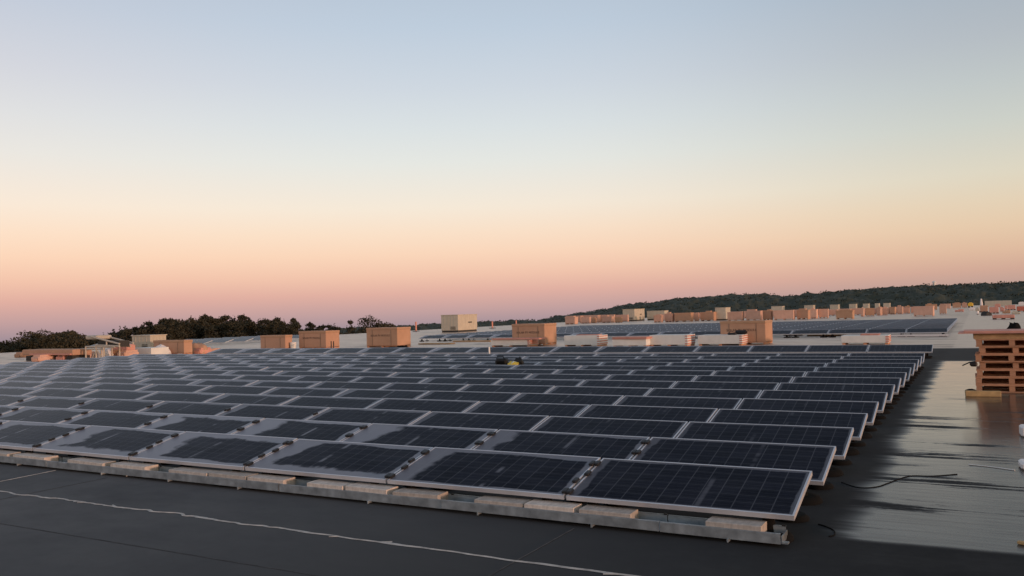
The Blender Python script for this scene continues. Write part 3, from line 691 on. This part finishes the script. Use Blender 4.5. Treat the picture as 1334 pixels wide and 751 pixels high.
P = at(1279, 407); hh = onY(1279, 389.5, P.y).z; t = thing('marker_post', 'tall white post at the far right', 'post', P)
q = MB(); q.tube([(0, 0, 0), (0, 0, hh*.6), (0, 0, hh)], [.22, .18, .10]); q.build('pole', M['tarp'], t); q = MB(); q.box((0, 0, .1), (1.2, 1.2, .2)); q.build('foot_plate', M['unit'], t)
P = at(1285, 411.5); q = MB(); q.mound((0, 0, 0), (1.1, .8, .45), 11, 20, 7, .7, .5); tag(q.build('rubble_bag', M['unit_dark'], None, P), 'dark heap on the roof below the white far post', 'bag')
d = (1261, 1268, 1268.5, 394.8, 401); P, L, Wd, Hh = place(*d)
t = thing('lift_machine', 'small yellow machine on the far roof under the hill', 'machine', P)
q = MB(); q.rbox((-L/2, .6, Hh*.62), (L, 1.2, Hh*.7), .08); q.build('body', M['yellow'], t)
q = MB(); q.rbox((-L*.5, .6, Hh*.99), (L*.5, 1.0, Hh*.2), .05); q.build('canopy', M['yellow'], t)
for x in (-L*.2, -L*.8): q = MB(); q.tube([(x, -.05, Hh*.18), (x, .25, Hh*.18)], Hh*.18, 14); q.build('wheel', M['rubber'], t)
rng = random.Random(21); k = 0
for (xa, xb, yt, yb) in ((1262, 1270, 401.5, 404.5), (1271, 1277, 402, 406.5), (1303, 1309, 401, 406), (1309, 1313, 399, 403.5), (1296, 1304, 396.5, 400.5), (1306, 1317, 405.5, 408.5), (1318, 1330, 406.5, 409.5), (1272, 1276, 407, 410), (1327, 1336, 394, 398.5), (1244, 1256, 404, 406.5)):
    k += 1; P, L, Wd, Hh = place(xa, xb-.5, xb, yt, yb)
    q = MB(); q.rbox((-L/2, Wd/2, .06+(Hh-.06)/2), (L, Wd, Hh-.06), .05)
    for xx in (-L+.15, -L/2, -.15): q.box((xx, Wd/2, .03), (.2, Wd-.1, .06))
    q.box((-L*rng.uniform(.3, .7), Wd/2, Hh+.05), (L*.6, Wd*.8, .14), rng.uniform(-.2, .2))
    tag(q.build('covered_bundle', M[rng.choice(['red_board', 'card', 'tarp', 'unit', 'red_board'])], None, P), f'small bundle, {ORD[k]} of those scattered round the yellow machine and white far post', 'bundle', 'bundles scattered on the far right roof')
k = 0
for (xa, xb, yt, yb, m_) in ((40, 52, 465, 471.5, 'pale_card'), (72, 84, 464.5, 470.5, 'red_board'), (96, 112, 461, 469, 'pale_card'), (152, 164, 459, 468, 'pale_card'), (100, 108, 456, 461, 'tarp'), (18, 28, 461, 466, 'card'), (252, 262, 455.5, 461.5, 'red_board'), (264, 275, 456.5, 460.5, 'pale_card')):
    k += 1; P, L, Wd, Hh = place(xa, xb-1.5, xb, yt, yb)
    q = MB(); q.rbox((-L/2, Wd*.4, Hh/2), (L, Wd*.8, Hh), .05); q.box((-L*.45, Wd*.4, Hh+.03), (L*.7, Wd*.7, .10), .12); q.box((-L*.3, -.1, Hh*.35), (L*.5, .03, Hh*.6), .2, .35)
    tag(q.build('covered_bundle', M[m_], None, P), f'untidy pinkish bundle, {ORD[k]} of the loose ones round the cream hoist and left crates', 'bundle', 'loose bundles at the left')
# flat pallets and boards lying in the aisle before the second array
for i, (xa, xb, py, mat, lab) in enumerate(((1020, 1045, 437.5, 'tarp', 'pale folded sheet lying before the second array, right of the orange brown crate'), (1052, 1100, 438, 'wood', 'low timber boards lying before the second array'), (1122, 1150, 434.5, 'red_board', 'pink boards lying before the second array, right part'), (590, 640, 445.5, 'wood', 'thin timber boards lying on the roof below the large tan unit'), (545, 585, 449, 'wood', 'long timber boards on the pale roof right of the black bag'))):
    P = at(xb, py); boards(xa, xb, py, P.y, .01, lab, mat, 2, .7)
# things cut by the right border
for (px, py, w, h, lab, nm) in ((1331, 570, .5, .14, 'white foam block at the right border, beside the dark reflection', 'foam_block'), (1330.5, 613, .5, .08, 'lower white foam block at the right border', 'foam_block')):
    P = at(px, py); t = thing(nm, lab, 'foam block', P, .06)
    q = MB(); q.rbox((w/2, .15, h/2), (w, .3, h), .02); q.build('body', M['tarp'], t); q = MB(); q.box((w*.6, -.003, h*.5), (.05, .006, h*.9)); q.build('tape_band', M['tapec'], t)
P = at(1320, 708); q = MB(); q.rbox((.16, 0, .014), (.26, .035, .026), .006); o = q.build('wood_offcut', M['fresh_wood'], None, (P.x, P.y, 0)); o.rotation_euler.z = -.35
tag(o, 'small wood offcut on the wet roof at the lower right', 'wood offcut')
def cable(pp, r, label, mat='rubber'):
    P = [at(x, y) for x, y in pp]; pts = []
    for i in range(len(P)-1):
        for k in range(6):
            p = P[max(i-1, 0)]; q_ = P[i]; s_ = P[i+1]; e_ = P[min(i+2, len(P)-1)]; t_ = k/6
            pts.append(.5*((2*q_)+(s_-p)*t_+(2*p-5*q_+4*s_-e_)*t_*t_+(3*q_-p-3*s_+e_)*t_**3))
    pts.append(P[-1]); q = MB(); q.tube([(p.x, p.y, r*.9) for p in pts], r); tag(q.build('cable', M[mat]), label, 'cable')
cable([(1096, 629), (1118, 636), (1142, 635), (1160, 629), (1185, 621), (1215, 621), (1247, 618.5)], .005, 'long black cable winding over the wet roof')
cable([(1066, 684), (1076, 687), (1086, 692), (1087, 698), (1080, 700)], .006, 'short black cable curling out beside the first panel')
cable([(1262, 606), (1290, 609), (1322, 613.5)], .006, 'thin white string lying across the wet roof', 'pipe')

# ------------------------------------------------------------------ trees and the hill
def leaf_quads(b, c, n, d, size, rng, flat=.5):
    for _ in range(n):
        while True:
            p = Vector((rng.uniform(-1, 1), rng.uniform(-1, 1), rng.uniform(-1, 1)))
            if .25 < p.length < 1: break
        q = Vector((c[0]+p.x*d[0], c[1]+p.y*d[1], c[2]+p.z*d[2])); s = size*rng.uniform(.6, 1.3)
        a = Vector((rng.gauss(0, 1), rng.gauss(0, 1), rng.gauss(0, flat))).normalized(); e = a.cross(Vector((rng.gauss(0, 1), rng.gauss(0, 1), rng.gauss(0, 1)))).normalized()
        b.add([q-a*s-e*s*.5, q+a*s*.2-e*s*.7, q+a*s, q+e*s*.6], [(0, 1, 2, 3)])
def conifer(seed, h=15.0):
    rng = random.Random(seed); tr = MB(); cr_ = MB()
    tr.tube([(0, 0, 0), (rng.uniform(-.1, .1), 0, h*.5), (0, rng.uniform(-.1, .1), h*.97)], [.26, .16, .03], 7)
    z = h*.30
    while z < h*.98:
        k = (h-z)/(h*.7); rad = (.28+2.1*k**.85)*rng.uniform(.65, 1.2)
        for j in range(rng.randint(6, 8)):
            if rng.random() < .10: continue
            a = rng.uniform(0, 6.28); r_ = rad*rng.uniform(.6, 1.1); e = Vector((math.cos(a)*r_, math.sin(a)*r_, z-.15*r_+rng.uniform(-.2, .3)))
            tr.tube([(0, 0, z), e], [.05, .015], 4, False)
            for s in (.45, .75, 1.0): leaf_quads(cr_, (e.x*s, e.y*s, z+(e.z-z)*s), 17, (.44, .44, .25), .115, rng)
        z += rng.uniform(.5, .85)
    leaf_quads(cr_, (0, 0, h*.96), 40, (.24, .24, .8), .12, rng)
    return tr.mesh('trunk', M['bark']), cr_.mesh('crown', M['conifer'])
def broadleaf(seed, h=13.0, bare=False):
    rng = random.Random(seed); tr = MB(); cr_ = MB()
    tr.tube([(0, 0, 0), (.1, 0, h*.4), (0, .1, h*.8)], [.30, .2, .06], 7)
    for k in range(22):
        a = rng.uniform(0, 6.28); z = h*rng.uniform(.45, .97); k_ = 1-((z/h-.68)/.36)**2; r_ = max(.4, 2.8*k_)*rng.uniform(.4, 1)
        e = Vector((math.cos(a)*r_, math.sin(a)*r_, z)); tr.tube([(0, 0, z*.72), e*.6+Vector((0, 0, z*.36)), e], [.09, .05, .02], 4, False)
        leaf_quads(cr_, e, 60 if bare else 200, (1.0, 1.0, .75), .12, rng, 1)
    return tr.mesh('trunk', M['bark']), cr_.mesh('crown', M['broad'])
KIN = [conifer(k) for k in range(5)]+[broadleaf(k+20) for k in range(3)]+[broadleaf(44, 13, True)]
prof = [(-60, 452), (0, 449), (12, 447), (30, 443), (50, 438), (70, 434), (95, 433), (108, 437), (120, 441), (140, 435), (150, 429), (165, 427), (178, 424), (200, 421), (215, 420), (230, 417), (245, 418), (260, 415), (275, 414), (300, 414), (315, 416), (322, 413), (330, 418), (342, 417), (353, 416), (366, 414), (375, 420), (385, 419), (392, 427), (400, 425), (420, 422), (430, 426), (447, 428)]
def top_y(x, pr):
    for (xa, ya), (xb, yb) in zip(pr, pr[1:]):
        if xa <= x <= xb: return ya+(yb-ya)*(x-xa)/(xb-xa)
    return pr[-1][1] if x > pr[-1][0] else pr[0][1]
rng = random.Random(3)
KL = ['dark conifer in the dense treeline beyond the left roof edge', 'rounded broadleaf tree in the dense treeline beyond the left roof edge', 'thin crowned tree in the treeline beyond the left roof edge']
def tree(px, py_top, D, kind, label, group, wide=1.0):
    v = ray(px, py_top); hd = math.hypot(v.x, v.y); P = Vector((v.x/hd*D, v.y/hd*D, CAMZ+v.z/hd*D)); zg = landz(P.x, P.y)
    t = thing('tree', label, 'tree', (P.x, P.y, zg-.1), rng.uniform(0, 6.28), group)
    h = (15.0 if kind < 5 else 13.0)*.985; s = (P.z-zg)/h; t.scale = (s*wide, s*wide, s)
    link('trunk', KIN[kind][0], t); link('crown', KIN[kind][1], t)
x = -40.0
while x < 446:
    for D, dy in ((rng.uniform(112, 122), rng.uniform(2, 9)), (rng.uniform(126, 140), rng.choice([-3.5, -1, 0, 1, 3]))):
        k = rng.choice([0, 1, 2, 3, 4, 0, 1, 2, 3, 4, 6, 8] if x > 120 else [5, 6, 7, 0, 1, 3, 4, 2])
        tree(x+rng.uniform(-4, 4), top_y(x, prof)+dy, D*(1.25 if x > 385 else 1), k, KL[0 if k < 5 else (2 if k == 8 else 1)], 'trees beyond the left roof edge', rng.uniform(.9, 1.2))
    x += rng.uniform(4.5, 7)
for px, yt, k, lab in ((457, 419, 0, 'leftmost of the dark trees above the clutter left of centre'), (464, 415.5, 8, 'thin crowned tree among those left of centre'), (478, 414, 5, 'largest round tree of the group left of centre'), (487, 419, 7, 'round tree at the right of the group left of centre'), (500, 421, 6, 'low round tree trailing right from the group left of centre'), (508, 422.5, 5, 'lowest tree at the right end of the group left of centre')):
    tree(px, yt, 150, k, lab, 'trees left of centre beyond the roof', .9)
ridge = [(430, 430), (500, 426), (540, 424), (580, 422), (620, 420), (660, 419), (700, 417.5), (740, 411.5), (760, 408), (790, 403.5), (800, 401), (820, 398), (850, 395.5), (870, 392), (890, 389), (920, 387), (950, 385), (985, 384), (1020, 386), (1050, 384), (1080, 382), (1105, 379), (1140, 377), (1160, 376), (1200, 372), (1240, 372.5), (1270, 371), (1300, 371), (1320, 369), (1334, 369), (1450, 366), (1560, 372)]
TH = 9.0
def ridge_z(px, D):
    v = ray(px, top_y(px, ridge)); hd = math.hypot(v.x, v.y); return CAMZ+v.z/hd*D-TH
def dirx(px):
    v = ray(px, 400); hd = math.hypot(v.x, v.y); return v.x/hd, v.y/hd
def hillz(px, D):
    zr = ridge_z(px, 560); dx, dy = dirx(px); zl = landz(dx*380, dy*380)-1
    if D <= 560:
        t_ = max(0, (D-380)/180); t_ = t_*t_*(3-2*t_); return zl+(zr-zl)*t_
    return zr-(D-560)*.06
b = MB(); xs = [430+k*(1130/70) for k in range(71)]; Ds = [380, 420, 460, 500, 530, 560, 620, 720, 900]
vs = [(dirx(x)[0]*D, dirx(x)[1]*D, hillz(x, D)) for D in Ds for x in xs]; n = len(xs)
b.add(vs, [(i*n+j, i*n+j+1, i*n+n+j+1, i*n+n+j) for i in range(len(Ds)-1) for j in range(n-1)], True); b.build('hill', M['hill'])['kind'] = 'structure'
b = MB(); rng = random.Random(11)
def canopy(px, D):
    dx, dy = dirx(px); x, y = dx*D, dy*D
    d1 = mnoise.voronoi(Vector((x/6.5, y/6.5, 0)))[0][0]; d2 = mnoise.voronoi(Vector((x/3.1, y/3.1, 4)))[0][0]
    big = mnoise.noise(Vector((x/28, y/28, 2)))
    return hillz(px, D)+TH*(1.22-.30*d1-.12*d2+.10*big)
xs = [432+k*2.0 for k in range(555)]; Ds = [400+k*7.0 for k in range(27)]
vs = []
for D in Ds:
    for x in xs: dx, dy = dirx(x); vs.append((dx*D, dy*D, canopy(x, D)))
n = len(xs); b.add(vs, [(i*n+j, i*n+j+1, i*n+n+j+1, i*n+n+j) for i in range(len(Ds)-1) for j in range(n-1)])
for px in np.arange(432, 1540, 4.0):
    for D in (430, 460, 486, 510, 530, 546, 558, 566):
        pp = px+rng.uniform(-3, 3); dd = D+rng.uniform(-10, 8); dx, dy = dirx(pp); z = canopy(pp, dd)
        leaf_quads(b, (dx*dd, dy*dd, z-.5), 16, (2.6, 2.6, 1.0), .5, rng, 1)
o = b.build('hillside_forest', M['hillleaf']); tag(o, 'dense dark green forest covering the hill along the horizon', 'forest', None, 'stuff')
# white dome on the ridge
v = ray(1217, 370.2); hd = math.hypot(v.x, v.y); D = 600; P = Vector((v.x/hd*D, v.y/hd*D, 0)); z = CAMZ+v.z/hd*D
t = thing('water_tank', 'tiny white domed tank rising above the hilltop trees', 'water tank', (P.x, P.y, z-7.6))
q = MB(); q.tube([(0, 0, 0), (0, 0, 8.4)], .9, 14); q.build('shaft', M['pipe'], t)
q = MB(); q.mound((0, 0, 8.4), (2.6, 2.6, 1.1), 0, 20, 7, 1.0, 0); q.build('dome', M['pipe'], t)

# ------------------------------------------------------------------ sky and sun
SUN_EL = R(3.0); SUN_DIR = Vector((.985, -.15, 0)).normalized()*math.cos(SUN_EL)+Vector((0, 0, math.sin(SUN_EL)))
w = bpy.data.worlds.new('World'); scene.world = w; w.use_nodes = True
nt = w.node_tree; nd = nt.nodes; lk = nt.links.new; bg = nd['Background']
def N(t, **k):
    n_ = nd.new(t)
    for a, v_ in k.items(): setattr(n_, a, v_)
    return n_
def s2l(c): return tuple((x/255/12.92 if x/255 <= .04045 else ((x/255+.055)/1.055)**2.4) for x in c)
tc = N('ShaderNodeTexCoord').outputs['Generated']
def dot(vec):
    n_ = N('ShaderNodeVectorMath', operation='DOT_PRODUCT'); lk(tc, n_.inputs[0]); n_.inputs[1].default_value = vec; return n_.outputs['Value']
a_, b_ = ray(0, 444), ray(1334, 399); nsk = b_.cross(a_).normalized(); nsk = -nsk if nsk.z < 0 else nsk
elev = dot(nsk)
def ramp(stops):
    n_ = N('ShaderNodeValToRGB'); r_ = n_.color_ramp
    while len(r_.elements) < len(stops): r_.elements.new(.5)
    for e_, (p_, c_) in zip(r_.elements, stops): e_.position = p_; e_.color = (*c_, 1)
    lk(elev, n_.inputs[0]); return n_.outputs[0]
front = ramp([(p_, s2l(c_)) for p_, c_ in ((0, (166, 148, 158)), (.0165, (198, 164, 164)), (.039, (226, 177, 167)), (.060, (241, 195, 176)), (.085, (249, 211, 188)), (.11, (249, 221, 200)), (.139, (245, 230, 215)), (.191, (229, 229, 225)), (.23, (218, 223, 226)), (.275, (206, 213, 223)), (.338, (190, 203, 219)), (.6, (138, 153, 174)), (1, (116, 130, 150)))])
back = ramp([(0, (1.5, .72, .34)), (.08, (1.45, .90, .52)), (.25, (1.1, .96, .76)), (.5, (.62, .70, .78)), (1, s2l((116, 130, 150)))])
sh = Vector((SUN_DIR.x, SUN_DIR.y, 0)).normalized()
mr = N('ShaderNodeMapRange', interpolation_type='SMOOTHSTEP'); lk(dot(sh), mr.inputs[0]); mr.inputs[1].default_value = .0; mr.inputs[2].default_value = .9
mx = N('ShaderNodeMix', data_type='RGBA'); lk(mr.outputs[0], mx.inputs[0]); lk(front, mx.inputs[6]); lk(back, mx.inputs[7])
az = N('ShaderNodeMapRange'); lk(dot(r0), az.inputs[0])
for i_, v_ in zip((1, 2, 3, 4), (-.52, .52, 0, 1)): az.inputs[i_].default_value = v_
hi = N('ShaderNodeMapRange', interpolation_type='SMOOTHSTEP'); lk(elev, hi.inputs[0]); hi.inputs[1].default_value = .02; hi.inputs[2].default_value = .30
tl = N('ShaderNodeMix', data_type='RGBA'); lk(hi.outputs[0], tl.inputs[0]); tl.inputs[6].default_value = (1.0, .98, .99, 1); tl.inputs[7].default_value = (1.07, .95, .93, 1)
tr_ = N('ShaderNodeMix', data_type='RGBA'); lk(hi.outputs[0], tr_.inputs[0]); tr_.inputs[6].default_value = (.84, .91, .84, 1); tr_.inputs[7].default_value = (.71, .71, .70, 1)
def half(lo, hi_):
    n_ = N('ShaderNodeMapRange', interpolation_type='SMOOTHERSTEP'); lk(az.outputs[0], n_.inputs[0]); n_.inputs[1].default_value = lo; n_.inputs[2].default_value = hi_; return n_.outputs[0]
t1 = N('ShaderNodeMix', data_type='RGBA'); lk(half(-.25, .5), t1.inputs[0]); lk(tl.outputs[2], t1.inputs[6]); t1.inputs[7].default_value = (1, 1, 1, 1)
tt = N('ShaderNodeMix', data_type='RGBA'); lk(half(.48, 1.12), tt.inputs[0]); lk(t1.outputs[2], tt.inputs[6]); lk(tr_.outputs[2], tt.inputs[7])
sc = N('ShaderNodeVectorMath', operation='MULTIPLY'); lk(mx.outputs[2], sc.inputs[0]); lk(tt.outputs[2], sc.inputs[1])
sky = N('ShaderNodeTexSky', sky_type='NISHITA', sun_disc=False); sky.sun_elevation = SUN_EL; sky.sun_rotation = math.atan2(SUN_DIR.x, SUN_DIR.y); sky.dust_density = 2.0
bg2 = N('ShaderNodeBackground'); lk(sky.outputs[0], bg2.inputs[0]); bg2.inputs[1].default_value = .05
lk(sc.outputs[0], bg.inputs[0]); bg.inputs[1].default_value = .92
ad = N('ShaderNodeAddShader'); lk(bg.outputs[0], ad.inputs[0]); lk(bg2.outputs[0], ad.inputs[1]); lk(ad.outputs[0], nd['World Output'].inputs[0])
sl = bpy.data.lights.new('sun', 'SUN'); sl.energy = 2.0; sl.angle = R(3); sl.color = (1.0, .57, .40)
so = bpy.data.objects.new('sun', sl); C.objects.link(so); so.rotation_euler = SUN_DIR.to_track_quat('Z', 'Y').to_euler()

# ------------------------------------------------------------------ camera and view
cam = bpy.data.cameras.new('camera'); cam.sensor_width = 36; cam.lens = F/W*36; cam.clip_end = 20000; cam.clip_start = .05
co = bpy.data.objects.new('camera', cam); C.objects.link(co); scene.camera = co
m3 = Matrix((rv, uv, -fv)).transposed(); co.matrix_world = Matrix.Translation((0, 0, CAMZ)) @ m3.to_4x4()
vs_ = scene.view_settings; vs_.view_transform = 'Standard'; vs_.look = 'None'; vs_.exposure = 0; vs_.gamma = 1; vs_.use_curve_mapping = False
scene.display_settings.display_device = 'sRGB'
scene.cycles.max_bounces = 6; scene.cycles.use_denoising = True
